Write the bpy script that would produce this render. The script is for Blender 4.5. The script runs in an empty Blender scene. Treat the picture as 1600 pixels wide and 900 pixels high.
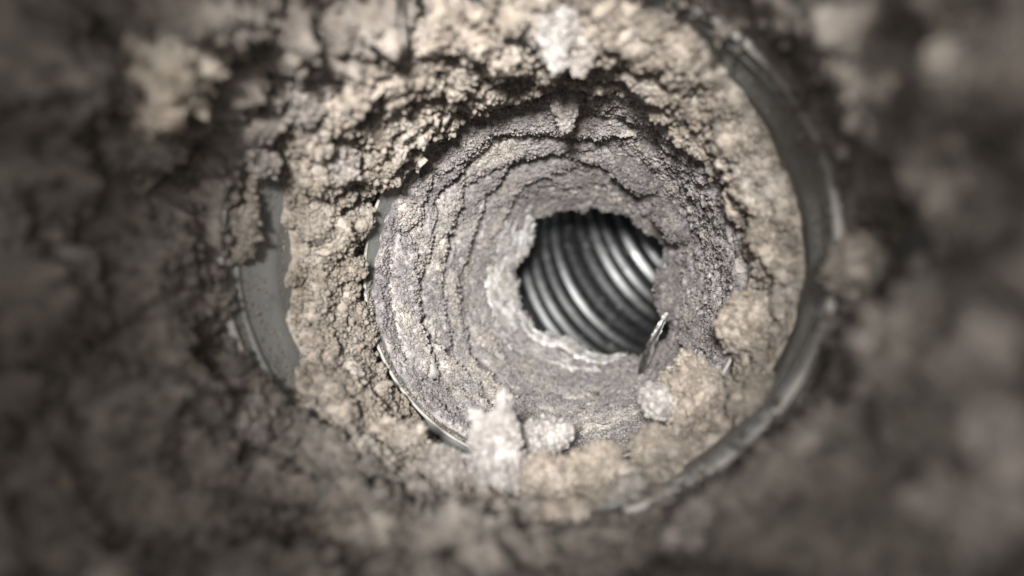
import bpy, bmesh, math, random
import numpy as np
from mathutils import Vector, Matrix

random.seed(7)
rng = np.random.default_rng(11)
S = 0.001                       # everything below is laid out in millimetres
scene = bpy.context.scene
COL = scene.collection

# ------------------------------------------------------------------ camera
FPX = 1043.0                    # focal length in pixels of a 1600 px wide frame
cd = bpy.data.cameras.new('camera')
cam = bpy.data.objects.new('camera', cd)
COL.objects.link(cam)
cd.sensor_width = 36.0
cd.lens = 36.0 * FPX / 1600.0
cd.clip_start = 0.002
cd.clip_end = 20
cam.location = (0, 0, 0)
cam.rotation_euler = (math.radians(90), 0, 0)
cd.dof.use_dof = True
cd.dof.focus_distance = 0.182
cd.dof.aperture_fstop = 6.8
cd.dof.aperture_blades = 0
scene.camera = cam

# ------------------------------------------------------------------ world, lamps, exposure
world = bpy.data.worlds.new('World')
scene.world = world
world.use_nodes = True
bg = world.node_tree.nodes['Background']
bg.inputs['Color'].default_value = (0.80, 0.86, 1.0, 1)
bg.inputs['Strength'].default_value = 0.2

def lamp(name, loc, target, power, radius, cone, blend, color):
    ld = bpy.data.lights.new(name, 'SPOT')
    ld.energy = power
    ld.shadow_soft_size = radius * S
    ld.spot_size = math.radians(cone)
    ld.spot_blend = blend
    ld.color = color
    o = bpy.data.objects.new(name, ld)
    COL.objects.link(o)
    o.location = Vector(loc) * S
    d = Vector(target) - Vector(loc)
    o.rotation_euler = d.to_track_quat('-Z', 'Y').to_euler()
    return o

# the torch held just over the lens, shining down the duct
lamp('torch', (-16, -78, 25), (4, 170, 6), 10.6, 12, 33.2, 1.0, (1.0, 0.965, 0.92))

# the soft ring light round the lens
rl = bpy.data.lights.new('ring_light', 'AREA')
rl.shape = 'DISK'; rl.size = 0.05; rl.energy = 0.046; rl.color = (1.0, 0.93, 0.85)
ro = bpy.data.objects.new('ring_light', rl)
COL.objects.link(ro)
ro.location = (-0.006, -0.022, 0.006)
ro.rotation_euler = (math.radians(90), 0, 0)

vs = scene.view_settings
vs.view_transform = 'Standard'
vs.look = 'None'
vs.exposure = 0.0
vs.gamma = 1.0
scene.cycles.max_bounces = 6
scene.cycles.diffuse_bounces = 4
scene.cycles.glossy_bounces = 4
scene.cycles.use_denoising = True

# ------------------------------------------------------------------ noise
_perm = rng.permutation(256).astype(np.int32)
_perm = np.concatenate([_perm, _perm, _perm])
_g = rng.normal(size=(256, 3)).astype(np.float32)
_g /= np.linalg.norm(_g, axis=1, keepdims=True)

def perlin(P):
    shape = P.shape[:-1]
    P = np.asarray(P, np.float32).reshape(-1, 3)
    I = np.floor(P).astype(np.int32)
    F = P - I
    I &= 255
    W = F * F * F * (F * (F * 6 - 15) + 10)
    out = np.zeros(len(P), np.float32)
    for dx in (0, 1):
        px = _perm[I[:, 0] + dx]
        wx = W[:, 0] if dx else 1 - W[:, 0]
        for dy in (0, 1):
            py = _perm[px + ((I[:, 1] + dy) & 255)]
            wy = W[:, 1] if dy else 1 - W[:, 1]
            for dz in (0, 1):
                h = _perm[py + ((I[:, 2] + dz) & 255)]
                wz = W[:, 2] if dz else 1 - W[:, 2]
                g = _g[h]
                d = g[:, 0] * (F[:, 0] - dx) + g[:, 1] * (F[:, 1] - dy) + g[:, 2] * (F[:, 2] - dz)
                out += wx * wy * wz * d
    return (out * 1.5).reshape(shape)

def fbm(P, wl, octaves=3, gain=0.5, off=0.0):
    a, s, f = 1.0, 0.0, 1.0 / wl
    for k in range(octaves):
        s = s + a * perlin(P * f + (off + 17.3 * k))
        a *= gain
        f *= 2.03
    return s

def billow(P, wl, octaves=3, gain=0.5, off=0.0):
    """rounded lumps with sharp creases between them, about 0..1"""
    a, s, f, n = 1.0, 0.0, 1.0 / wl, 0.0
    for k in range(octaves):
        s = s + a * np.minimum(1, np.abs(perlin(P * f + (off + 9.7 * k))) * 1.9)
        n += a
        a *= gain
        f *= 2.1
    return s / n

_rt = rng.random((256, 5)).astype(np.float32)
def crumbs(P, wl, seed=0, p=0.5):
    """heap of little round crumbs of different heights, 0..1"""
    shape = P.shape[:-1]
    P = (np.asarray(P, np.float32).reshape(-1, 3) / wl + seed * 7.13).astype(np.float32)
    I = np.floor(P).astype(np.int32)
    F = P - I
    I &= 255
    out = np.zeros(len(P), np.float32)
    for dx in (-1, 0, 1):
        hx = _perm[(I[:, 0] + dx) & 255]
        for dy in (-1, 0, 1):
            hy = _perm[hx + ((I[:, 1] + dy) & 255)]
            for dz in (-1, 0, 1):
                h = _perm[hy + ((I[:, 2] + dz) & 255)]
                q = _rt[h]
                d2 = (q[:, 0] + dx - F[:, 0]) ** 2 + (q[:, 1] + dy - F[:, 1]) ** 2 + (q[:, 2] + dz - F[:, 2]) ** 2
                rad2 = 0.45 + 0.55 * q[:, 4]
                np.maximum(out, (0.35 + 0.65 * q[:, 3]) * np.maximum(0, 1 - d2 / rad2) ** p, out=out)
    return out.reshape(shape)

def sstep(a, b, x):
    t = np.clip((x - a) / (b - a), 0, 1)
    return t * t * (3 - 2 * t)

# ------------------------------------------------------------------ duct frame
SLOPE = 0.2225
A = np.array([SLOPE, 1, 0.0]); A /= np.linalg.norm(A)
U = np.array([A[1], -A[0], 0.0])
V = np.array([0, 0, 1.0])

def axis(d):
    d = np.asarray(d, float)
    x = -1.1 + (d - 123) * SLOPE
    z = np.interp(d, [40, 123, 167, 265, 320], [9.0, 7.1, 3.4, 2.4, 2.4])
    return np.stack([x, d, z], -1)

def squash(d):
    return np.interp(d, [40, 123, 166], [0.94, 0.88, 1.0])

def P3(d, th, r):
    c = axis(d)
    return c + (r * np.cos(th))[..., None] * U + (r * np.sin(th) * squash(d))[..., None] * V

def at(px, py, d):
    return np.array([(px - 800) / FPX * d, d, (450 - py) / FPX * d])

def wall_r(d):
    return np.interp(d, [22, 80, 108, 117, 119, 167, 170, 300], [65, 63, 61.5, 58, 55.2, 54.2, 48, 48])

def on_wall(px, py, off):
    """depth at which the line of sight comes within off mm of the duct wall"""
    d = np.arange(45, 170, 0.25)
    q = np.stack([(px - 800) / FPX * d, d, (450 - py) / FPX * d], -1)
    # nearest axis section: project on the axis direction
    s = d.copy()
    for _ in range(4):
        s = s + ((q - axis(s)) @ A) * A[1]
    v = q - axis(s)
    r = np.hypot(v @ U, (v @ V) / squash(s))
    ok = np.flatnonzero(r >= wall_r(s) - off)
    return float(d[ok[0]]) if len(ok) else 165.0

# ------------------------------------------------------------------ mesh helpers
def mesh_from(name, verts, faces, mats, smooth=True, mat_index=None):
    """verts (n,3) in mm, faces (m,k) int array or list of such arrays"""
    if not isinstance(faces, list):
        faces = [faces]
    me = bpy.data.meshes.new(name)
    verts = np.asarray(verts, np.float32) * S
    loops = np.concatenate([f.reshape(-1) for f in faces]).astype(np.int32)
    totals = np.concatenate([np.full(len(f), f.shape[1], np.int32) for f in faces])
    starts = np.concatenate([[0], np.cumsum(totals)[:-1]]).astype(np.int32)
    me.vertices.add(len(verts))
    me.vertices.foreach_set('co', verts.reshape(-1))
    me.loops.add(len(loops))
    me.loops.foreach_set('vertex_index', loops)
    me.polygons.add(len(totals))
    me.polygons.foreach_set('loop_start', starts)
    me.polygons.foreach_set('loop_total', totals)
    me.polygons.foreach_set('use_smooth', np.full(len(totals), smooth, bool))
    for m in (mats if isinstance(mats, (list, tuple)) else [mats]):
        me.materials.append(m)
    if mat_index is not None:
        me.polygons.foreach_set('material_index', mat_index.astype(np.int32))
    me.update()
    me.validate()
    return me

def link(name, me, parent=None, loc=None):
    o = bpy.data.objects.new(name, me)
    COL.objects.link(o)
    if loc is not None:
        o.location = Vector(loc) * S
    if parent is not None:
        o.parent = parent
    return o

def tag(o, label=None, cat=None, group=None, kind=None):
    if label: o['label'] = label
    if cat: o['category'] = cat
    if group: o['group'] = group
    if kind: o['kind'] = kind
    return o

def empty(name, loc=(0, 0, 0)):
    o = bpy.data.objects.new(name, None)
    o.empty_display_size = 0.01
    COL.objects.link(o)
    o.location = Vector(loc) * S
    return o

def grid_faces(n, m, wrap=True):
    """n rows, m columns; columns wrap round"""
    i = np.arange(n - 1)[:, None]
    j = np.arange(m if wrap else m - 1)[None, :]
    j2 = (j + 1) % m
    a = i * m + j; b = i * m + j2; c = (i + 1) * m + j2; e = (i + 1) * m + j
    return np.stack(np.broadcast_arrays(a, b, c, e), -1).reshape(-1, 4)

def revolve(name, mat, prof, n=160, parent=None, closed=False):
    """prof: list of (d, r) along the duct axis, swept round it"""
    th = np.linspace(0, 2 * np.pi, n, endpoint=False)
    d = np.array([p[0] for p in prof], float); r = np.array([p[1] for p in prof], float)
    if closed:
        d = np.append(d, d[0]); r = np.append(r, r[0])
    D, T = np.meshgrid(d, th, indexing='ij')
    Rr = np.repeat(r[:, None], n, 1)
    return link(name, mesh_from(name, P3(D, T, Rr).reshape(-1, 3), grid_faces(len(d), n), mat), parent)

def grid_normals(G):
    du = np.roll(G, -1, 1) - np.roll(G, 1, 1)
    dv = np.gradient(G, axis=0)
    n = np.cross(dv, du)
    return n / (np.linalg.norm(n, axis=-1, keepdims=True) + 1e-9)

def fibres(pts, nrm, length, width, spread=0.9):
    """little tapered fibres standing out of a lint surface: 3 triangles each"""
    n = len(pts)
    d = nrm + spread * rng.normal(size=(n, 3))
    d /= np.linalg.norm(d, axis=1, keepdims=True)
    ref = np.where(np.abs(d[:, :1]) > 0.8, np.array([[0, 1.0, 0]]), np.array([[1.0, 0, 0]]))
    s = np.cross(d, ref); s /= np.linalg.norm(s, axis=1, keepdims=True)
    t = np.cross(d, s)
    L = (length * (0.35 + 1.0 * rng.random(n) ** 2))[:, None]
    w = width
    base = pts - d * 0.15 * L
    v = np.stack([base + s * w, base - 0.5 * s * w + 0.87 * t * w, base - 0.5 * s * w - 0.87 * t * w,
                  base + d * L + rng.normal(size=(n, 3)) * 0.12 * L], 1).reshape(-1, 3)
    k = np.arange(n)[:, None] * 4
    f = np.concatenate([k + np.array([[0, 1, 3]]), k + np.array([[1, 2, 3]]), k + np.array([[2, 0, 3]])], 0)
    return v, f

_oct = np.array([[1, 0, 0], [-1, 0, 0], [0, 1, 0], [0, -1, 0], [0, 0, 1], [0, 0, -1]], float)
_octf = np.array([[0, 2, 4], [2, 1, 4], [1, 3, 4], [3, 0, 4], [2, 0, 5], [1, 2, 5], [3, 1, 5], [0, 3, 5]])
def grains(pts, nrm, radius, lift=0.5):
    """small uneven crumbs sitting on a lint surface: 8 triangles each"""
    n = len(pts)
    r = (radius * (0.45 + 0.9 * rng.random(n) ** 1.5))
    q = rng.normal(size=(n, 3)); q /= np.linalg.norm(q, axis=1, keepdims=True)
    a = np.cross(q, rng.normal(size=(n, 3))); a /= np.linalg.norm(a, axis=1, keepdims=True)
    b = np.cross(q, a)
    M = np.stack([q, a, b], 1) * (0.7 + 0.6 * rng.random((n, 3, 1)))
    v = (_oct[None] * (0.75 + 0.5 * rng.random((n, 6, 1)))) @ M * r[:, None, None]
    v = v + (pts + nrm * (r * lift * (0.2 + 1.2 * rng.random(n)))[:, None])[:, None, :]
    f = (np.arange(n)[:, None, None] * 6 + _octf[None]).reshape(-1, 3)
    return v.reshape(-1, 3), f

# ------------------------------------------------------------------ materials
def nt(name):
    m = bpy.data.materials.new(name)
    m.use_nodes = True
    t = m.node_tree
    return m, t, t.nodes['Principled BSDF']

def noise_node(t, coord, scale, detail=4, rough=0.6):
    n = t.nodes.new('ShaderNodeTexNoise')
    n.inputs['Scale'].default_value = scale
    n.inputs['Detail'].default_value = detail
    n.inputs['Roughness'].default_value = rough
    t.links.new(coord, n.inputs['Vector'])
    return n.outputs['Fac']

def ramp(t, fac, stops):
    r = t.nodes.new('ShaderNodeValToRGB')
    e = r.color_ramp.elements
    while len(e) < len(stops):
        e.new(0.5)
    for el, (p, c) in zip(e, stops):
        el.position = p
        el.color = (*c, 1)
    t.links.new(fac, r.inputs['Fac'])
    return r.outputs['Color']

def mixc(t, fac, a, b, mode='MIX'):
    m = t.nodes.new('ShaderNodeMix')
    m.data_type = 'RGBA'; m.blend_type = mode
    if isinstance(fac, float): m.inputs[0].default_value = fac
    else: t.links.new(fac, m.inputs[0])
    t.links.new(a, m.inputs[6]); t.links.new(b, m.inputs[7])
    return m.outputs[2]

def lint_material(name, c1, c2, c3, speck=0.5, patch=95.0):
    body = lint_shader(name, c1, c2, c3, speck, patch, False)
    FIB[body.name] = lint_shader(name + '_fibre', c1, c2, c3, speck, patch, True)
    return body

FIB = {}
def lint_shader(name, c1, c2, c3, speck, patch, fibre):
    m, t, b = nt(name)
    tc = t.nodes.new('ShaderNodeTexCoord')
    co = tc.outputs['Object']
    big = ramp(t, noise_node(t, co, patch, 4, 0.65), [(0.36, c1), (0.50, c2), (0.64, c3)])
    med = ramp(t, noise_node(t, co, 420.0, 4, 0.7), [(0.3, (0.42, 0.40, 0.39)), (0.52, (0.95, 0.95, 0.95)), (0.72, (1.25, 1.23, 1.20))])
    c = mixc(t, 1.0, big, med, 'MULTIPLY')
    fine = ramp(t, noise_node(t, co, 1700.0, 2, 0.5), [(0.30, (0.42, 0.40, 0.38)), (0.42, (1, 1, 1)), (0.70, (1, 1, 1)), (0.78, (1.25, 1.2, 1.15))])
    c = mixc(t, speck, c, mixc(t, 1.0, c, fine, 'MULTIPLY'))
    t.links.new(c, b.inputs['Base Color'])
    b.inputs['Roughness'].default_value = 0.95
    b.inputs['Specular IOR Level'].default_value = 0.15
    b.inputs['Sheen Weight'].default_value = 0.25
    b.inputs['Sheen Roughness'].default_value = 0.6
    if fibre:
        tr = t.nodes.new('ShaderNodeBsdfTranslucent')
        t.links.new(c, tr.inputs['Color'])
        mx = t.nodes.new('ShaderNodeMixShader'); mx.inputs[0].default_value = 0.4
        t.links.new(b.outputs[0], mx.inputs[1]); t.links.new(tr.outputs[0], mx.inputs[2])
        t.links.new(mx.outputs[0], t.nodes['Material Output'].inputs['Surface'])
        return m
    b.inputs['Subsurface Weight'].default_value = 0.7
    b.inputs['Subsurface Radius'].default_value = (1.0, 0.92, 0.82)
    b.inputs['Subsurface Scale'].default_value = 0.0018
    bp = t.nodes.new('ShaderNodeBump')
    bp.inputs['Strength'].default_value = 0.9
    bp.inputs['Distance'].default_value = 0.0005
    t.links.new(noise_node(t, co, 1500.0, 5, 0.75), bp.inputs['Height'])
    t.links.new(bp.outputs['Normal'], b.inputs['Normal'])
    return m

BEIGE = lint_material('beige_lint', (0.345, 0.297, 0.250), (0.44, 0.388, 0.332), (0.49, 0.445, 0.402))
MAUVE = lint_material('mauve_grey_lint', (0.30, 0.275, 0.288), (0.39, 0.362, 0.362), (0.47, 0.432, 0.395), 0.6, 70.0)
MAUVE_SHADED = lint_material('dull_shaded_mauve_lint', (0.20, 0.185, 0.195), (0.27, 0.25, 0.25), (0.34, 0.31, 0.285), 0.6, 110.0)  # dull mauve, darkened further to paint in shade on the right wall
CREAM = lint_material('cream_lint', (0.42, 0.36, 0.30), (0.52, 0.455, 0.385), (0.58, 0.525, 0.465), 0.6, 130.0)
FLAKE = lint_material('flake_lint', (0.37, 0.34, 0.345), (0.47, 0.435, 0.42), (0.55, 0.505, 0.455), 0.5, 90.0)
GREY = lint_material('grey_lint', (0.36, 0.325, 0.295), (0.44, 0.40, 0.37), (0.51, 0.465, 0.44))
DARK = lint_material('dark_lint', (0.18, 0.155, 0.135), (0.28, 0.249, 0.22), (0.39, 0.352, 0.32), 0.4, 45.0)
PALE = lint_material('pale_lint', (0.44, 0.41, 0.40), (0.53, 0.50, 0.485), (0.62, 0.59, 0.57))
WHITE = lint_material('papery_lit_lint', (0.50, 0.45, 0.38), (0.82, 0.80, 0.77), (0.90, 0.89, 0.88), 0.3, 190.0)  # papery white, made lighter still to paint in light on the lip

def metal_material(name, c, rough, dust=0.0, dust_col=(0.4, 0.36, 0.31), bump=0.12):
    m, t, b = nt(name)
    tc = t.nodes.new('ShaderNodeTexCoord')
    co = tc.outputs['Object']
    base = ramp(t, noise_node(t, co, 60.0, 5, 0.65), [(0.3, tuple(x * 0.75 for x in c)), (0.7, tuple(min(1, x * 1.15) for x in c))])
    dn = noise_node(t, co, 160.0, 6, 0.7)
    mask = ramp(t, dn, [(0.62 - dust * 0.35, (0, 0, 0)), (0.80 - dust * 0.25, (1, 1, 1))])
    dc = t.nodes.new('ShaderNodeRGB'); dc.outputs[0].default_value = (*dust_col, 1)
    t.links.new(mixc(t, mask, base, dc.outputs[0]), b.inputs['Base Color'])
    inv = t.nodes.new('ShaderNodeMath'); inv.operation = 'SUBTRACT'; inv.inputs[0].default_value = 1.0
    t.links.new(mask, inv.inputs[1]); t.links.new(inv.outputs[0], b.inputs['Metallic'])
    r = ramp(t, noise_node(t, co, 240.0, 5, 0.7), [(0.3, (rough - 0.07,) * 3), (0.75, (rough + 0.12,) * 3)])
    rr = t.nodes.new('ShaderNodeMath'); rr.operation = 'MULTIPLY_ADD'; rr.inputs[1].default_value = 0.5
    t.links.new(mask, rr.inputs[0]); t.links.new(r, rr.inputs[2]); t.links.new(rr.outputs[0], b.inputs['Roughness'])
    bp = t.nodes.new('ShaderNodeBump'); bp.inputs['Strength'].default_value = bump; bp.inputs['Distance'].default_value = 0.001
    t.links.new(noise_node(t, co, 300.0, 5, 0.6), bp.inputs['Height'])
    t.links.new(bp.outputs['Normal'], b.inputs['Normal'])
    return m

GALV = metal_material('galvanised_steel', (0.24, 0.265, 0.27), 0.55, 1.25, (0.25, 0.255, 0.25))
BRIGHT = metal_material('rim_steel', (0.60, 0.60, 0.58), 0.33, 0.25)
DUSTY = metal_material('dusty_steel', (0.26, 0.27, 0.265), 0.65, 1.6, (0.38, 0.37, 0.35))
FLEX = metal_material('flex_aluminium', (0.20, 0.21, 0.22), 0.46, 0.12, (0.22, 0.21, 0.20), 0.04)
FLEXRIB = metal_material('flex_rib_aluminium', (0.29, 0.30, 0.31), 0.46, 0.08, (0.25, 0.24, 0.23), 0.04)
FOIL = metal_material('torn_foil', (0.42, 0.42, 0.41), 0.34, 0.25, (0.3, 0.28, 0.25), 0.3)

# ------------------------------------------------------------------ hidden outer hose and the steel sections
hose = revolve('outer_hose', GALV, [(8, 66), (40, 65), (80, 63.5), (108, 62), (117, 58.2)], 120)
tag(hose, 'wide near hose, buried under the blurred grey lint at the frame edges', 'hose')

collar = empty('duct_collar', axis(118))
tag(collar, 'blue grey steel collar with a rolled lip, bare along its left and right sides', 'duct collar')
def child_of(o, p):
    o.parent = p
    o.matrix_parent_inverse = Matrix.Translation(-p.location)
    return o
w = revolve('sleeve', GALV, [(117, 55.6), (119, 55.2), (132, 55.0), (134, 54.4), (136, 55.0), (168, 54.4), (174, 54.0), (175.5, 52), (176, 49.2)], 220)
child_of(w, collar)
def bead(name, mat, d, r, rad, n=220, k=10):
    a = np.linspace(0, 2 * np.pi, k, endpoint=False)
    return revolve(name, mat, [(d + rad * math.cos(x), r + rad * math.sin(x)) for x in a], n, closed=True)
child_of(bead('rolled_lip', DUSTY, 116.6, 55.1, 0.8), collar)
child_of(bead('bead', GALV, 121.6, 55.3, 0.7), collar)

pipe = empty('inner_pipe', axis(166))
tag(pipe, 'narrower steel pipe inside the collar, its curved rim showing at the left', 'pipe')
child_of(revolve('pipe_wall', GALV, [(165, 47.9), (200, 47.9), (240, 48), (300, 48.2), (300, 48.8), (165.5, 48.6)], 220), pipe)
child_of(bead('rolled_rim', DUSTY, 165, 48.2, 0.45), pipe)

def strewn(name, n, d0, d1, th0, th1, r, gr, mat, parent):
    t = th0 + (th1 - th0) * rng.random(n); d = d0 + (d1 - d0) * rng.random(n)
    p = P3(d, t, np.full(n, r)); nn = axis(d) - p
    nn = nn / np.linalg.norm(nn, axis=1, keepdims=True)
    keep = fbm(p, 5.0, 2, 0.6, 3.1) > -0.1 + 0.3 * rng.normal(size=n)
    v, f = grains(p[keep], nn[keep], gr, 0.3)
    child_of(tag(link(name, mesh_from(name, v, f, FIB['beige_lint']), None), kind='stuff'), parent)
strewn('dust_crumbs', 2600, 118, 150, math.radians(130), math.radians(250), 55.0, 0.26, None, collar)
strewn('dust_crumbs', 2200, 118, 150, math.radians(-75), math.radians(85), 55.0, 0.26, None, collar)
strewn('dust_crumbs', 700, 164.4, 167, math.radians(180), math.radians(340), 47.6, 0.42, None, pipe)
strewn('dust_crumbs', 900, 165, 176, math.radians(100), math.radians(260), 47.9, 0.18, None, pipe)

# ------------------------------------------------------------------ corrugated duct bending away to the right
c0 = axis(298.0)
Bd = np.array([0.85, -0.20, 0.62]); Bd -= A * Bd.dot(A); Bd /= np.linalg.norm(Bd)
Nn = np.cross(A, Bd)
RB = 112.0
KINK = math.radians(30)
A0, B0 = A.copy(), Bd.copy()
A1 = A0 * math.cos(KINK) + B0 * math.sin(KINK)
Bd = B0 * math.cos(KINK) - A0 * math.sin(KINK)
def flex_ring(s, r, th):
    ph = s / RB
    c = c0 + RB * (np.sin(ph)[..., None] * A1 + (1 - np.cos(ph))[..., None] * Bd)
    nb = -np.sin(ph)[..., None] * A1 + np.cos(ph)[..., None] * Bd
    return c + (r * np.cos(th))[..., None] * nb + (r * np.sin(th))[..., None] * Nn
flex = empty('corrugated_duct', c0)
tag(flex, 'shiny ribbed metal duct curving away behind the ragged lint hole', 'duct')
NTH = 120
thf = np.linspace(0, 2 * np.pi, NTH, endpoint=False)
def flex_strip(name, mat, prof):
    s = np.array([p[0] for p in prof], float); r = np.array([p[1] for p in prof], float)
    Sg, T = np.meshgrid(s, thf, indexing='ij')
    Rg = np.repeat(r[:, None], NTH, 1)
    return child_of(link(name, mesh_from(name, flex_ring(Sg, Rg, T).reshape(-1, 3), grid_faces(len(s), NTH), mat)), flex)
flex_strip('hose_skin', FLEX, [(x, 53.2) for x in np.linspace(-16, 250, 60)])
PITCH = 6.4
for k in range(39):
    s0 = -12 + k * PITCH + random.uniform(-0.6, 0.6)
    dep = 1.6 + random.uniform(-0.7, 0.6)
    wd = PITCH * random.uniform(0.44, 0.49)
    prof = []
    for x in np.linspace(-1, 1, 11):
        rr = 52.6 - dep * math.cos(x * math.pi / 2) ** 1.3 + 0.15 * math.sin(3 * x + k)
        prof.append((s0 + x * wd, rr))
    flex_strip('rib', FLEXRIB, prof)

def add_fibres(G, H, hmin, n, length, width, mat, parent, ng=0, gr=0.5, name='fibre_fuzz'):
    N = grid_normals(G)
    if (N.reshape(-1, 3) * (axis(G[..., 1]) - G).reshape(-1, 3)).sum(1).mean() < 0:
        N = -N
    ok = np.flatnonzero((H > hmin).reshape(-1))
    P = G.reshape(-1, 3).astype(float); N = N.reshape(-1, 3).astype(float)
    idx = rng.choice(ok, n)
    v, f = fibres(P[idx], N[idx], length, width)
    i2 = idx[: n // 6]
    v2, f2 = fibres(P[i2], N[i2], length * 1.9, width * 0.45)
    f = np.concatenate([f, f2 + len(v)]); v = np.concatenate([v, v2])
    tag(link(name, mesh_from(name, v, f, FIB[mat.name]), parent), kind='stuff')
    if ng:
        idx = rng.choice(ok, ng * 2)
        keep = fbm(P[idx], 7.0, 2, 0.6, 8.8) + 0.35 * rng.normal(size=len(idx)) > -0.05
        idx = idx[keep][:ng]
        jit = P[idx] + rng.normal(size=(len(idx), 3)) * 0.25
        v, f = grains(jit, N[idx], gr)
        tag(link('lint_crumbs', mesh_from('lint_crumbs', v, f, FIB[mat.name]), parent), kind='stuff')

# ------------------------------------------------------------------ lint lining of the near hose (blurred foreground)
def inward(G):
    N = grid_normals(G)
    if (N * (axis(G[..., 1]) - G)).sum() < 0:
        N = -N
    return N

def lining(name, nd, nth, d0, d1, wall, height, mat):
    d = np.linspace(d0, d1, nd); th = np.linspace(0, 2 * np.pi, nth, endpoint=False)
    D, T = np.meshgrid(d, th, indexing='ij')
    W = wall(D, T)
    Q = P3(D, T, W)
    H, det = height(D, T, Q)
    G = P3(D, T, W - H)
    if det is not None:
        N = inward(G)
        dd = det(G)
        G = G + N * dd[..., None]
        H = H + 0.7 * dd
    return D, T, W, H, G

def near_h(D, T, Q):
    deg = np.degrees(T) % 360
    sd = (deg + 180) % 360 - 180
    lump = crumbs(Q, 22, 3, 1.2)
    lump2 = crumbs(Q, 9.5, 4, 1.1)
    mid = crumbs(Q, 4.5, 5, 1.0)
    fine = crumbs(Q, 2.0, 6, 1.2)
    big = fbm(Q, 46, 2, 0.5, 21.0)
    amp = 0.5 + 1.0 * sstep(-0.4, 0.4, fbm(Q, 18, 2, 0.5, 55.0))
    h = -2.0 + 17.0 * lump ** 1.3 + 8.5 * lump2 * amp + 3.0 * mid * amp + 1.3 * fine + 8 * big
    cap = 1.0 + 3.0 * np.exp(-((deg - 186) / 40.0) ** 4) * sstep(119, 112, D) + 0.30 * np.maximum(0, 119 - D) + 1.6 * mid + 0.6 * fine
    bot = np.exp(-((deg - 254) / 40.0) ** 4); top = np.exp(-((deg - 128) / 36.0) ** 4)
    tw = fbm(np.stack([np.cos(T) * 20, np.sin(T) * 20, D * 0.5], -1), 11.0, 3, 0.6, 3.0)
    tph = D / 15.0 + 0.9 * tw + 0.25 * mid
    tsaw = tph - np.floor(tph)
    ledge = tsaw * (1 - sstep(0.86, 1.0, tsaw))
    h = h + 2.0 * bot + 2.5 * top + 4.0 * top * ledge + 1.5 * ledge
    wr = np.exp(-(sd / 82.0) ** 6); wl = np.exp(-((deg - 186) / 40.0) ** 4)
    w = np.maximum(wr, wl)
    cap2 = 2.5 + 0.75 * np.maximum(0, 119 - D) - 0.38 * bot * np.maximum(0, 119 - D) + 5.0 * lump2 + 3.0 * mid * amp + 1.2 * fine + 2.0 * bot + 3.0 * top + 4.0 * ledge * top
    cap2 = cap2 * (1 - 0.5 * bot * sstep(98, 116, D))
    cap = w * cap + (1 - w) * cap2
    h = h * (1 - 0.4 * np.exp(-(sd / 75.0) ** 4) * sstep(112, 92, D))
    return np.minimum(h, cap) + (0.22 - 0.17 * w) * np.maximum(h - cap, 0), None
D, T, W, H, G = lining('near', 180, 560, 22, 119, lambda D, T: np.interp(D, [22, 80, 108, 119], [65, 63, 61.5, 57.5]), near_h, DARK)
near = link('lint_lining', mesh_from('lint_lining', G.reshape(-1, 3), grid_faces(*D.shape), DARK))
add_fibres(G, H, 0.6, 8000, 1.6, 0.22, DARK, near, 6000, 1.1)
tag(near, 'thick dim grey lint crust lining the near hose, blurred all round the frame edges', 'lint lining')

# ------------------------------------------------------------------ beige crust inside the collar
def ring_h(D, T, Q):
    deg = np.degrees(T) % 360
    lump = crumbs(Q, 11, 31, 1.0)
    lump2 = crumbs(Q, 5.2, 13, 1.0)
    mid = crumbs(Q, 2.8, 12, 0.7)
    big = fbm(Q, 30, 2, 0.5, 2.0)
    # start of the crust along the duct: the bare band is widest at left and right
    left = np.exp(-((deg - 183) / 34.0) ** 2)
    right = np.exp(-(((deg + 180) % 360 - 180 + 5) / 58.0) ** 4)
    top = np.exp(-((deg - 118) / 40.0) ** 2)
    start = 115 - 8 * top + 24 * left + 25 * right + 4 * fbm(Q, 9, 3, 0.6, 44.0)
    up = sstep(0, 9, D - start)
    thick = 0.9 + 4.6 * lump + 2.0 * big + 2.2 * np.exp(-((deg - 95) / 60.0) ** 2) + 1.2 * np.exp(-((deg - 270) / 45.0) ** 2)
    tw = fbm(np.stack([np.cos(T) * 20, np.sin(T) * 20, D * 0.5], -1), 9.0, 3, 0.6, 13.0)
    tph = D / 12.0 + 1.0 * tw + 0.22 * lump2 + 0.15 * mid
    tsaw = tph - np.floor(tph)
    ledge = tsaw * (1 - sstep(0.88, 1.0, tsaw))
    thick = thick + (1.5 + 4.0 * np.exp(-((deg - 125) / 50.0) ** 2)) * ledge
    thick = thick * (1 - 0.85 * np.exp(-((deg - 272) / 34.0) ** 2))
    thick = thick + 3.0 * top + 2.0 * np.exp(-(((deg + 180) % 360 - 180 - 20) / 40.0) ** 2)
    endd = 161.0 + 2.6 * fbm(Q, 10, 3, 0.6, 71.0)
    down = 1 - sstep(0, 3.5, D - endd)
    h = -1.2 + up * down * (thick + 1.2)
    def det(P):
        amp = 0.55 + 0.9 * sstep(-0.4, 0.4, fbm(P, 12, 2, 0.5, 56.0))
        l2 = crumbs(P, 5.6, 13, 0.8); m = crumbs(P, 2.9, 12, 0.7); f = crumbs(P, 1.4, 5, 0.7)
        pit = sstep(0.15, 0.5, fbm(P, 4.5, 2, 0.6, 29.0))
        return up * down * (3.0 * l2 * amp + 1.7 * m * amp + 0.9 * f - 2.2 * pit - 1.2)
    return h, det
D, T, W, H, G = lining('ring', 200, 1000, 114.5, 170, lambda D, T: np.interp(D, [114, 170], [55.0, 54.2]), ring_h, BEIGE)
ring = link('lint_lining', mesh_from('lint_lining', G.reshape(-1, 3), grid_faces(*D.shape), BEIGE))
tag(ring, 'beige crumbly lint crust ringing the collar just outside the inner pipe rim', 'lint lining')
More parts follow.
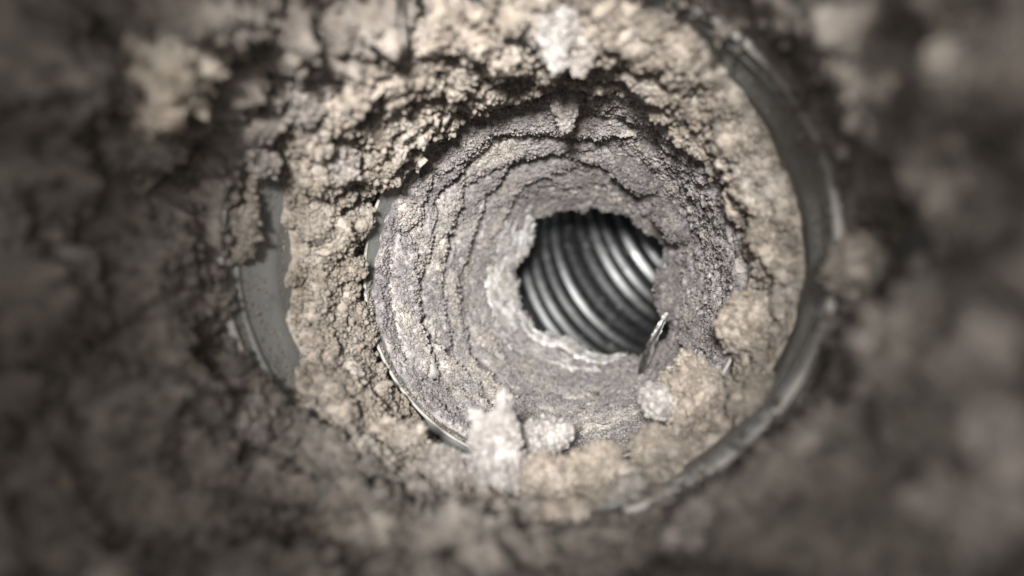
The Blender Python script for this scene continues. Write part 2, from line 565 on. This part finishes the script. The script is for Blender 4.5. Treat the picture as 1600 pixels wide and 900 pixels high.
add_fibres(G, H, 0.6, 40000, 1.35, 0.12, BEIGE, ring, 32000, 0.72)

# ------------------------------------------------------------------ lint funnel in the inner pipe, torn open in the middle
DH = 265.0
hole_px = [(832,344),(855,333),(881,324),(900,325),(911,331),(924,323),(934,320),(944,327),(956,335),(970,331),(983,338),(1006,354),(1026,362),(1041,380),(1046,400),(1042,420),
           (1030,439),(1035,458),(1029,478),(1040,490),(1053,510),(1042,533),(1024,552),(1002,560),(987,557),(964,560),(950,567),(937,562),(920,556),(903,552),(892,538),
           (881,531),(868,533),(854,526),(832,518),(828,499),(815,485),(808,469),(803,445),(800,420),(822,397),(826,385),(827,370)]
ch = axis(DH)
tt, rr = [], []
for px, py in hole_px:
    ray = at(px, py, 1.0)
    s = ch.dot(A) / ray.dot(A)
    q = ray * s - ch
    tt.append(math.atan2(q.dot(V), q.dot(U)) % (2 * math.pi)); rr.append(math.hypot(q.dot(V), q.dot(U)))
tt, rr = np.array(tt), np.array(rr)
o_ = np.argsort(tt); tt, rr = tt[o_], rr[o_]
tp = np.concatenate([tt - 2 * np.pi, tt, tt + 2 * np.pi]); rp = np.tile(rr, 3)
def hole_r(T):
    return np.interp(np.asarray(T) % (2 * np.pi), tp, rp)

ND, NT = 340, 1150
def inner_core(D, T, Q):
    """height of the crust above the pipe wall"""
    deg = np.degrees(T) % 360
    s = np.clip((D - 166) / (DH - 166), 0, 1.0)
    cyl = np.stack([np.cos(T) * 21, np.sin(T) * 21, D * 0.6], -1)      # drawn out round the pipe
    cyl2 = np.stack([np.cos(T) * 26, np.sin(T) * 26, D], -1)
    Rh = hole_r(T)
    base = 0.4 + (48 - Rh - 0.4) * (0.5 * s ** 1.2 + 0.5 * s ** 3)
    warp = fbm(cyl, 9.0, 3, 0.55, 4.0)
    rag = fbm(Q, 3.4, 3, 0.6, 61.0)
    phase = D / 11.5 + 1.5 * warp + 0.55 * rag + 0.25 * np.sin(T * 2 + 1.0)
    saw = phase - np.floor(phase)
    pres = sstep(-0.35, 0.45, fbm(cyl, 14.0, 2, 0.5, 33.0))
    terrace = (saw ** 0.8) * (1 - sstep(0.93, 1.0, saw)) * (3.4 * pres)
    ph2 = D / 3.7 + 1.4 * fbm(cyl2, 7.0, 3, 0.6, 90.0) + 0.6 * rag
    s2 = ph2 - np.floor(ph2)
    terrace2 = s2 * (1 - sstep(0.9, 1.0, s2)) * 0.75
    lump = crumbs(Q, 7, 51, 0.7)
    rightside = np.exp(-(((deg + 180) % 360 - 180 - 8) / 62.0) ** 2)
    leftside = np.exp(-((deg - 190) / 70.0) ** 2)
    grain = 0.9 + 0.75 * rightside - 0.1 * leftside
    bare = fbm(cyl, 16.0, 3, 0.5, 12.5)
    cover = sstep(-0.62, -0.2, bare + 1.1 * s + 0.0 - 0.75 * np.exp(-((deg - 140) / 26.0) ** 2) * np.exp(-((D - 168) / 9.0) ** 2)
                  - 0.5 * np.exp(-(((deg + 180) % 360 - 180 - 14) / 22.0) ** 2) * np.exp(-((D - 168) / 8.0) ** 2))
    rimbare = np.exp(-((deg - 148) / 30.0) ** 2)
    start = sstep(166.2, 171, D + 1.8 * rag - 6.5 * rimbare)
    rough = 0.5 * terrace * (1 - 0.5 * rightside) + (0.6 + 1.1 * s) * terrace2 + (1.6 * lump - 0.6) * (0.55 + 1.3 * rightside)
    rough = rough * (0.7 + 0.3 * (1 - sstep(0.80, 1.0, s)))
    h = base * 0.999 + rough
    k = start * cover
    def det(P):
        l2 = crumbs(P, 3.6, 52, 0.8); m = crumbs(P, 2.0, 14, 0.7); f = crumbs(P, 1.1, 25, 0.7)
        pit = sstep(0.2, 0.5, fbm(P, 3.2, 2, 0.6, 29.0))
        return k * (1.3 * l2 * (0.5 + 1.3 * rightside) + grain * (0.8 * m + 0.65 * f) - 1.4 * pit * (0.4 + rightside) - 0.9) * (0.75 + 0.25 * (1 - sstep(0.9, 1.0, s)))
    return -0.8 + k * (h + 0.8) + (1 - k) * base * 0.9, det

d = np.concatenate([np.linspace(165.5, DH, ND)])
th = np.linspace(0, 2 * np.pi, NT, endpoint=False)
Dg, Tg = np.meshgrid(d, th, indexing='ij')
jag = 3.5 * fbm(np.stack([np.cos(th) * 31, np.sin(th) * 31, th * 0], -1), 6.0, 4, 0.65, 7.0)      # the torn end reaches further in places
Dg = 165.5 + (Dg - 165.5) * (1 + jag[None, :] / (DH - 165.5))
Wg = np.full_like(Dg, 48.0)
Qg = P3(Dg, Tg, Wg)
Hg, det_in = inner_core(Dg, Tg, Qg)
Gg = P3(Dg, Tg, Wg - Hg)
N_ = inward(Gg)
dd_ = det_in(Gg)
dd_[-3:] *= np.array([0.6, 0.3, 0.0])[:, None]
Gg = Gg + N_ * dd_[..., None]
# close the back: the crust turns over its torn edge and returns to the wall
back = []
for k, (dd, f) in enumerate([(1.0, 0.985), (2.2, 0.93), (3.5, 0.75), (5.0, 0.45), (6.5, 0.1), (7.5, -0.02)]):
    back.append(P3(Dg[-1] + dd, Tg[-1], Wg[-1] - Hg[-1] * f + 0.5 * fbm(Qg[-1], 2.0, 2, 0.5, k)))
Gall = np.concatenate([Gg, np.stack(back, 0)], 0)
inner = link('lint_lining', mesh_from('lint_lining', Gall.reshape(-1, 3), grid_faces(Gall.shape[0], NT), MAUVE))
tag(inner, 'mauve grey layered lint funnel lining the inner pipe up to the ragged central hole', 'lint lining')
Hg = Hg + 0.7 * dd_
add_fibres(Gg, Hg, 0.3, 50000, 1.0, 0.12, MAUVE, inner, 52000, 0.50)

# ------------------------------------------------------------------ torn flakes lying over the funnel
def sample_h(dq, tq):
    tq = np.asarray(tq) % (2 * np.pi)
    j = (tq / (2 * np.pi) * NT).astype(int) % NT
    span = Dg[-1, j] - 165.5
    i = np.clip((dq - 165.5) / span * (ND - 1), 0, ND - 1).astype(int)
    i0 = np.clip(i - 6, 0, ND - 1); i1 = np.clip(i + 6, 0, ND - 1)
    return (Hg[i, j] + Hg[i0, j] + Hg[i1, j] + Hg[i, (j + 9) % NT] + Hg[i, (j - 9) % NT]) / 5

def flake(dc, deg, wa, wd, th_, mat, over=0.0, seed=0, na=150, nr=15, name='lint_flake', curl=0.0):
    """a torn scale of lint: wa along the circumference, wd along the duct, thicker towards its far edge"""
    al = np.linspace(0, 2 * np.pi, na, endpoint=False)
    circ = np.stack([np.cos(al), np.sin(al), np.full(na, seed * 3.7)], -1)
    out = 1 + 0.34 * fbm(circ, 0.75, 2, 0.6, seed) + (0.36 if name == 'lint_flake' else 0.55) * fbm(circ, 0.15, 3, 0.7, seed + 3.3)
    rho = np.linspace(0, 1, nr) ** 0.8
    R_, AL = np.meshgrid(rho, al, indexing='ij')
    u = R_ * np.cos(AL) * out[None, :]; v = R_ * np.sin(AL) * out[None, :]
    tc = math.radians(deg)
    rad = 48 - float(sample_h(np.array([dc]), np.array([tc]))[0])
    Tq = tc + u * wa / rad
    Dq = dc + v * wd + 0.20 * wa * u * math.sin(seed * 2.1) * 0.5
    base = sample_h(np.minimum(Dq, DH + 2), Tq)
    bm = base.mean()
    base = 0.55 * base + 0.45 * (bm + (base - bm) * 0.4)
    Qf = P3(Dq, Tq, 48 - base)
    prof = 0.25 + 0.75 * sstep(-1.0, 0.8, v) + curl * np.maximum(v, 0) ** 2
    h = base + (1.1 if name == 'torn_flap' else 0.0) + (1.4 if name == 'torn_flap' else 1.0) * th_ * prof * (1 - 0.55 * R_ ** 6) + (1.2 * (crumbs(Qf, 2.2, seed, 0.7) - 0.4) + 0.6 * crumbs(Qf, 1.05, seed + 2, 0.7) - 0.2) * (1.0 if name == 'lint_flake' else 0.35)
    Dq = Dq + over * sstep(0.3, 1.0, v)
    top = P3(Dq, Tq, 48 - h)
    e1 = P3(Dq[-1] , Tq[-1], 48 - (h[-1] - 0.45 * th_))
    e2 = P3(Dq[-1] - 0.35 * wd * np.sin(al), Tq[-1] - 0.2 * np.cos(al) * wa / rad, 48 - (base[-1] - 0.6))
    Gf = np.concatenate([top, e1[None], e2[None]], 0)
    Nf = grid_normals(Gf)
    if (Nf * (axis(Gf[..., 1]) - Gf)).sum() < 0: Nf = -Nf
    nb = 420 if name == 'lint_flake' else 60
    Pf = Gf.reshape(-1, 3); Nf = Nf.reshape(-1, 3)
    ix = rng.integers(0, (nr - 1) * na, nb)
    fv, ff = fibres(Pf[ix], Nf[ix], 0.95, 0.11)
    rim = rng.integers((nr - 5) * na, (nr + 1) * na, nb)
    al2 = np.tile(np.sin(al), Gf.shape[0])
    rim = rim[(al2[rim] > -0.4)]
    ixg = np.concatenate([ix[: nb // 2], rim])
    gv, gf2 = grains(Pf[ixg] + rng.normal(size=(len(ixg), 3)) * 0.3, Nf[ixg], 0.55 if name == 'lint_flake' else 0.3)
    ff = np.concatenate([ff, gf2 + len(fv)]); fv = np.concatenate([fv, gv])
    me = mesh_from(name, np.concatenate([Gf.reshape(-1, 3), fv]), [gf := grid_faces(Gf.shape[0], na), ff + Gf.shape[0] * na], [mat, FIB[mat.name]], mat_index=(np.arange(len(gf) + len(ff)) >= len(gf)))
    return link(name, me, inner)

frnd = random.Random(5)
k = 0
for deg, dc, wa, wd, t_ in [
    (150, 178, 9, 3.6, 1.7), (163, 186, 12, 4.5, 2.1), (176, 180, 10, 4.0, 2.4), (190, 184, 13, 4.5, 2.0), (204, 178, 9, 4.2, 2.2), (196, 196, 12, 4.5, 2.0),
    (172, 198, 13, 4.4, 2.3), (152, 196, 10, 4.0, 2.2), (136, 188, 12, 3.8, 1.8), (122, 182, 10, 3.0, 1.4), (118, 198, 14, 4.2, 1.8), (140, 208, 11, 3.8, 1.9), (160, 214, 12, 4.0, 2.1),
    (183, 212, 13, 4.4, 2.1), (203, 210, 10, 4.0, 1.8), (220, 188, 11, 4.2, 2.0), (224, 204, 12, 4.0, 1.6), (240, 182, 10, 4.0, 1.8), (244, 200, 13, 4.4, 1.4),
    (262, 190, 12, 4.0, 1.5), (268, 208, 14, 4.2, 1.2), (286, 194, 12, 4.0, 1.6), (100, 186, 11, 3.4, 1.5), (98, 204, 12, 4.2, 1.9), (80, 192, 11, 4.0, 2.1), (82, 212, 12, 4.0, 1.8),
    (108, 220, 12, 4.0, 1.8), (128, 226, 11, 3.8, 1.8), (150, 230, 10, 3.8, 1.9), (170, 232, 11, 4.0, 1.9), (190, 230, 11, 4.2, 1.7), (212, 226, 12, 3.8, 1.5), (236, 222, 13, 4.0, 1.2), (262, 228, 13, 4.0, 1.2)]:
    k += 1
    flake(dc + frnd.uniform(-2, 2), deg + frnd.uniform(-4, 4), wa, wd, 2.0 * t_, FLAKE if k % 3 else MAUVE, over=1.2, seed=k)
for i in range(26):
    k += 1
    flake(212 + 42 * frnd.random(), frnd.choice((150, 165, 180, 195, 210, 230, 250, 270, 110, 130, 85)) + frnd.uniform(-8, 8), frnd.uniform(9, 17), frnd.uniform(1.8, 2.9), frnd.uniform(0.9, 1.7), FLAKE if k % 2 else MAUVE, over=0.8, seed=k)
for deg, dc, wa, wd, t_, ov in [
    (172, 252, 8, 7, 0.9, 3.0), (188, 256, 7, 6, 0.8, 4.0), (205, 254, 9, 6, 0.8, 3.0), (158, 254, 6, 7, 0.9, 2.0), (143, 258, 6, 5, 0.7, 3), (226, 259, 10, 4, 0.7, 3.5),
    (246, 261, 9, 3.4, 0.7, 4.0), (266, 261, 10, 3.4, 0.6, 3.0), (284, 261, 7, 3.2, 0.6, 3.5), (178, 245, 9, 6, 1.5, 2.0), (200, 246, 8, 6, 1.3, 2.0), (188, 249, 7, 5, 1.3, 2.0), (164, 247, 7, 6, 1.3, 2.0), (158, 244, 7, 5, 1.2, 1.0), (190, 233, 7, 4, 0.9, 1), (214, 242, 9, 4, 0.9, 1), (166, 235, 6, 4, 0.9, 1), (150, 238, 6, 4, 0.9, 1), (206, 232, 8, 4, 0.8, 1), (236, 248, 9, 4, 0.7, 1), (258, 250, 9, 3.5, 0.7, 1)]:
    k += 1
    flake(dc, deg, wa * 1.1, wd * 1.1, t_, WHITE if dc > 251 or (dc > 244 and 160 < deg < 205) else PALE, over=ov, seed=k, name='torn_flap', curl=0.4)  # paler flaps round the left lip: lamp light put into the colour

# ------------------------------------------------------------------ lint clumps
_ico = {}
def ico(sub):
    if sub not in _ico:
        bm = bmesh.new()
        bmesh.ops.create_icosphere(bm, subdivisions=sub, radius=1)
        v = np.array([x.co[:] for x in bm.verts]); f = np.array([[q.index for q in p.verts] for p in bm.faces])
        bm.free()
        _ico[sub] = (v, f)
    return _ico[sub]

clump_no = [0]
def clump(label, px, py, d, size, mat, sub=5, rot=0.0, lobes=0.5, grain=1.0, shape=None, nf=1500, fl=1.2, cat='lint clump', name='lint_clump', group=None, off=None, stretch=None):
    """size = half extents in mm (across, along the view, up) before rot (degrees, in the picture plane)"""
    clump_no[0] += 1
    if d is None:
        d = on_wall(px, py, 2.5 + 0.45 * (size[0] + size[2]) / 2 if off is None else off)
    sd = clump_no[0] * 5.3
    v, f = ico(sub)
    sx, sy, sz = size
    m = (sx + sz) / 2
    q = v * np.array([sx, sy, sz])
    if shape is not None:
        q = shape(v, q)
    qq = q if stretch is None else q * np.array(stretch)
    L = crumbs(qq, 0.85 * m, sd)
    L2 = crumbs(qq, 0.42 * m, sd + 1)
    M = crumbs(qq, 2.6, sd + 4, 0.7)
    Fi = crumbs(qq, 1.3, sd + 9, 0.7)
    low = fbm(qq, 1.7 * m, 2, 0.5, sd + 2)
    n = q / np.array([sx, sy, sz]) ** 2
    n /= np.linalg.norm(n, axis=1, keepdims=True) + 1e-9
    q = q * (0.86 + lobes * 0.7 * low)[:, None] + n * (lobes * m * (0.6 * (L - 0.4) + 0.6 * (L2 - 0.4)) + grain * (1.6 * (M - 0.4) + 0.9 * Fi - 0.3))[:, None]
    c, s = math.cos(math.radians(rot)), math.sin(math.radians(rot))
    Rm = np.array([[c, 0, -s], [0, 1, 0], [s, 0, c]])
    q = q @ Rm.T; n = n @ Rm.T
    faces = [f]
    verts = [q]
    if nf:
        idx = rng.integers(0, len(q), nf // 2)
        fv, ff = fibres(q[idx], n[idx], fl, 0.13)
        idx = rng.integers(0, len(q), nf // 3)
        gv, gf2 = grains(q[idx] + rng.normal(size=(len(idx), 3)) * 0.3, n[idx], 0.6)
        ff = np.concatenate([ff, gf2 + len(fv)]); fv = np.concatenate([fv, gv])
        faces.append(ff + len(q)); verts.append(fv)
    fa = np.concatenate(faces)
    me = mesh_from(name, np.concatenate(verts), fa, [mat, FIB[mat.name]], mat_index=(np.arange(len(fa)) >= len(f)))
    o = link(name, me, None, at(px, py, d))
    return tag(o, label, cat, group)

def tuft_up(v, q):
    """a tuft with torn points at its upper end and a ragged foot"""
    x, z = v[:, 0], v[:, 2]
    sz = np.abs(q[:, 2]).max()
    up = np.maximum(z, 0)
    top = 0.62 * np.sqrt(up) + np.sqrt(up) * (0.30 * np.exp(-((x + 0.62) / 0.22) ** 2) + 0.46 * np.exp(-((x - 0.36) / 0.2) ** 2))
    out = q.copy()
    out[:, 2] = np.where(z > 0, sz * top, q[:, 2])
    return out
def drip(v, q):
    """a tuft that narrows to a hanging point"""
    z = v[:, 2]
    k = 0.5 + 0.5 * sstep(-1.0, 0.3, z)
    out = q.copy()
    out[:, 0] *= k; out[:, 1] *= k
    return out

# in or near focus
clump('pale upright lint tuft with two torn points, in front of the lower pipe rim', 776, 712, 130, (4.3, 3.4, 12.2), PALE, 5, 4, 0.28, 1.0, tuft_up, 9000, 1.7, 'lint tuft', 'lint_tuft', stretch=(1.5, 1.5, 0.6))
clump('rounded beige lint ball just right of the pale upright tuft', 857, 757, 129, (4.9, 4.4, 4.9), CREAM, 5, 0, 0.45, 1.9, None, 3500)
clump('broad beige lint clump at the bottom, right of the rounded lint ball', 943, 738, 130, (5.0, 4.4, 4.8), CREAM, 5, 10, 0.55, 1.9, None, 3500)
clump('small pale lint puff behind and between the bottom lint balls', 852, 682, 146, (4.6, 4, 2.6), PALE, 5, 0, 0.5, 1.0, None, 3000)
clump('big beige lint heap at the lower right of the pipe mouth', 1082, 618, 149, (7.6, 6, 6.9), CREAM, 5, 28, 0.8, 2.2, None, 7000)
clump('pale lint spike at the left tip of the lower right heap', 1024, 625, 144, (2.2, 2.2, 3.4), PALE, 5, 24, 0.4, 0.8, tuft_up, 2200, 1.3, 'lint tuft', 'lint_tuft')
clump('beige lint lump poking over the upper right pipe rim', 1100, 215, 152, (6.4, 5, 3.8), BEIGE, 5, -32, 0.5, 1.1, None, 4500)
clump('lumpy beige lint knot on the right rim, beside the bare steel patch', 1165, 300, 148, (3.6, 4, 4.4), BEIGE, 5, 0, 0.5, 1.1, None, 2500)
clump('pale shaggy lint tuft hanging from the top edge, right of centre', 866, 40, 122, (5.0, 4.5, 8.4), PALE, 5, 3, 0.4, 1.1, drip, 8000, 1.6, 'lint tuft', 'lint_tuft', stretch=(1.3, 1.3, 0.6))
clump('second shaggy lint tuft hanging beside the pale one at the top', 910, 55, 126, (3.6, 4, 6.2), GREY, 5, -8, 0.4, 1.1, drip, 4500, 1.5, 'lint tuft', 'lint_tuft', stretch=(1.3, 1.3, 0.6))
clump('small mauve lint drip hanging inside the top of the inner pipe', 884, 170, 163, (2.9, 3, 5.0), MAUVE, 5, 4, 0.5, 1.0, drip, 3500, 1.0, 'lint tuft', 'lint_tuft')
clump('mauve crumbly lint knob bulging into the right of the hole', 1056, 462, 236, (6.0, 7, 8.5), MAUVE_SHADED, 5, 0, 0.5, 1.0, None, 5000, 0.8)
clump('mauve lint bulge above the hole on its upper right side', 985, 262, 214, (11, 9, 7.0), MAUVE_SHADED, 5, -25, 0.5, 1.0, None, 6000, 0.8)
clump('dark mauve lint shelf at the right, above the knob by the hole', 1062, 345, 222, (7, 8, 9), MAUVE_SHADED, 5, 12, 0.5, 1.0, None, 5000, 0.8)
clump('thin mauve lint patch on the right wall below the knob', 1100, 530, 200, (5.0, 7, 8), MAUVE_SHADED, 5, -20, 0.5, 1.0, None, 3000, 0.8)
clump('grey lint clump on the lower left rim, left of the pale upright tuft', 690, 742, 132, (4.6, 4, 4.4), GREY, 5, 30, 0.7, 1.7, None, 3500)
clump('beige lint clump at the lower left of the pipe rim, above the grey clump', 628, 690, 140, (4.6, 4, 4.6), BEIGE, 5, 40, 0.7, 1.7, None, 3500)
clump('small beige lint clump under the lower right heap, on the collar wall', 1030, 712, 134, (4.4, 4, 4.0), BEIGE, 5, 15, 0.7, 1.7, None, 3000)
clump('cream lint clump on the right crust, above the lower right heap', 1165, 500, 142, (4.0, 4, 5.4), CREAM, 5, -8, 0.7, 1.8, None, 3500)
clump('beige lint clump breaking over the collar lip at the lower right', 1190, 640, 126, (4.2, 4, 4.6), BEIGE, 5, 30, 0.7, 1.7, None, 2500)
clump('grey lint clump breaking over the collar lip at the bottom', 985, 795, 120, (4.6, 4, 3.4), GREY, 5, 12, 0.7, 1.7, None, 2500)
clump('beige lint clump just below the pale upright tuft, half blurred', 745, 812, 117, (5.0, 4, 3.6), BEIGE, 5, 0, 0.7, 1.7, None, 2500)
clump('cream lint clump below the rounded lint ball, half blurred', 868, 826, 115, (4.8, 4, 3.2), CREAM, 5, 0, 0.7, 1.7, None, 2500)
# top left mass, half in focus
clump('jagged bright lint block at the upper left, above the inner rim', 470, 130, None, (6.5, 6, 7.5), GREY, 5, 25, 0.5, 1.1, None, 4000)
clump('beige lint ledge below the top edge, left of the hanging tufts', 745, 70, None, (11, 6, 4.6), BEIGE, 5, -4, 0.5, 1.1, None, 5000)
clump('grey spiky lint ledge overhanging the dark upper left of the pipe mouth', 660, 130, None, (8, 5, 4.2), GREY, 5, 32, 0.5, 1.1, None, 5000)
clump('pointed lint flake at the top of the bare grey band on the left', 405, 250, None, (3.0, 3, 2.6), GREY, 5, -35, 0.4, 1.0, None, 1800, off=4)
clump('thin beige lint strip hanging down over the left grey band', 384, 345, None, (1.5, 1.6, 9.5), BEIGE, 5, -3, 0.4, 0.9, None, 1800, off=2)
clump('soft bright lint mass at the top, left of the beige ledge', 575, 60, None, (9, 5, 6), GREY, 5, 15, 0.5, 1.0, None, 4000)
clump('bright lint mass at the upper left edge of the frame top', 395, 40, None, (7, 5, 6), GREY, 5, 10, 0.5, 0.9, None, 2000)
clump('grey lint bank running down from the jagged upper left block', 515, 235, None, (4, 5, 8), GREY, 5, 30, 0.5, 1.1, None, 4000)
clump('beige lint bank left of the dark slot beside the pipe rim', 500, 345, None, (3.4, 5, 8), BEIGE, 5, 8, 0.5, 1.1, None, 4000)
clump('crumbly lint bank at the far top right, under the collar lip', 1020, 110, None, (8, 5, 4.5), BEIGE, 5, -35, 0.5, 1.1, None, 4000)
# blurred foreground
clump('large pale blurred lint lump near the top left corner', 258, 108, None, (6.2, 5, 9.0), CREAM, 5, 6, 0.8, 1.5, None, 1000, off=13)
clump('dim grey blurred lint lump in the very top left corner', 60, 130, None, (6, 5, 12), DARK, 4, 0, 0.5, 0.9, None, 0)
clump('dim brown blurred lint lump at the middle of the left edge', 70, 450, None, (6.0, 5, 8), GREY, 4, 0, 0.5, 0.9, None, 0)
clump('blurred lint lump right of the dark gap on the left, level with the hole', 285, 420, None, (4.0, 4, 8), GREY, 4, 0, 0.5, 0.9, None, 0, off=3)
clump('soft grey lint lump under the lower end of the left grey band', 365, 665, None, (5.0, 4, 6.0), GREY, 5, 20, 0.5, 0.9, None, 1500, off=4)
clump('blurred lint lump in the bottom left corner', 40, 830, None, (6, 5, 6), BEIGE, 4, 0, 0.5, 0.9, None, 0)
clump('blurred beige lint mound at the bottom, left of centre', 560, 850, None, (9, 6, 6), BEIGE, 5, 0, 0.5, 0.9, None, 1200)
clump('blurred brown lint mound at the bottom, right of centre', 1150, 820, None, (9, 6, 5), GREY, 5, 20, 0.5, 0.9, None, 1200)
clump('pinkish blurred lint lump just right of the collar lip', 1345, 420, None, (4.4, 4, 4.8), BEIGE, 5, 0, 0.4, 0.8, None, 800, off=5)
clump('pale blurred lint lump low on the right edge', 1520, 800, None, (4.2, 3.6, 2.8), GREY, 5, 0, 0.9, 1.6, None, 0)
clump('pale blurred lint lump at the right edge, below the middle', 1592, 620, None, (2.8, 4, 5.6), GREY, 5, 0, 0.9, 1.6, None, 0)
clump('dim blurred lint lump in the top right corner', 1570, 70, None, (4.5, 4, 7), BEIGE, 5, 0, 0.9, 1.6, None, 0)
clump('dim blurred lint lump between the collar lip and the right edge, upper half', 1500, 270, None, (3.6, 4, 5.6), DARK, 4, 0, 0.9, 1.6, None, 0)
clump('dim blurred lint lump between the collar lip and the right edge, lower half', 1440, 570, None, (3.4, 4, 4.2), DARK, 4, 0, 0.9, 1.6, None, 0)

# ------------------------------------------------------------------ torn foil strip standing in the lower right of the hole
def foil_strip():
    n, m = 26, 7
    spine = np.array([at(1043, 486, 222), at(1031, 510, 223), at(1021, 532, 224), at(1013, 556, 228), at(999, 592, 234)])
    tparam = np.linspace(0, 1, n)
    sp = np.stack([np.interp(tparam, np.linspace(0, 1, 5), spine[:, i]) for i in range(3)], -1)
    half = np.interp(tparam, [0, 0.15, 0.4, 0.65, 0.85, 1], [0.3, 1.1, 1.8, 2.2, 2.4, 1.6])
    half = half + 0.14 * rng.normal(size=n)
    half = np.maximum(half, 0.2)
    rows = []
    for i in range(n):
        tw = math.radians(20 + 45 * tparam[i])
        side = np.array([math.cos(tw), -math.sin(tw), 0.25]); side /= np.linalg.norm(side)
        nrm = np.cross(side, np.array([0, 0, 1.0]))
        for x in np.linspace(-1, 1, m):
            rows.append(sp[i] + side * half[i] * x + nrm * (0.55 * x * x + 0.18 * math.sin(i * 1.7 + 3 * x)))
    Gs = np.array(rows)
    f = grid_faces(n, m, wrap=False)
    o = link('foil_strip', mesh_from('foil_strip', Gs - spine[2], f, FOIL), None, spine[2])
    md = o.modifiers.new('thickness', 'SOLIDIFY'); md.thickness = 0.12 * S
    return tag(o, 'narrow torn foil sliver standing across the lower right edge of the hole', 'foil strip')
foil_strip()
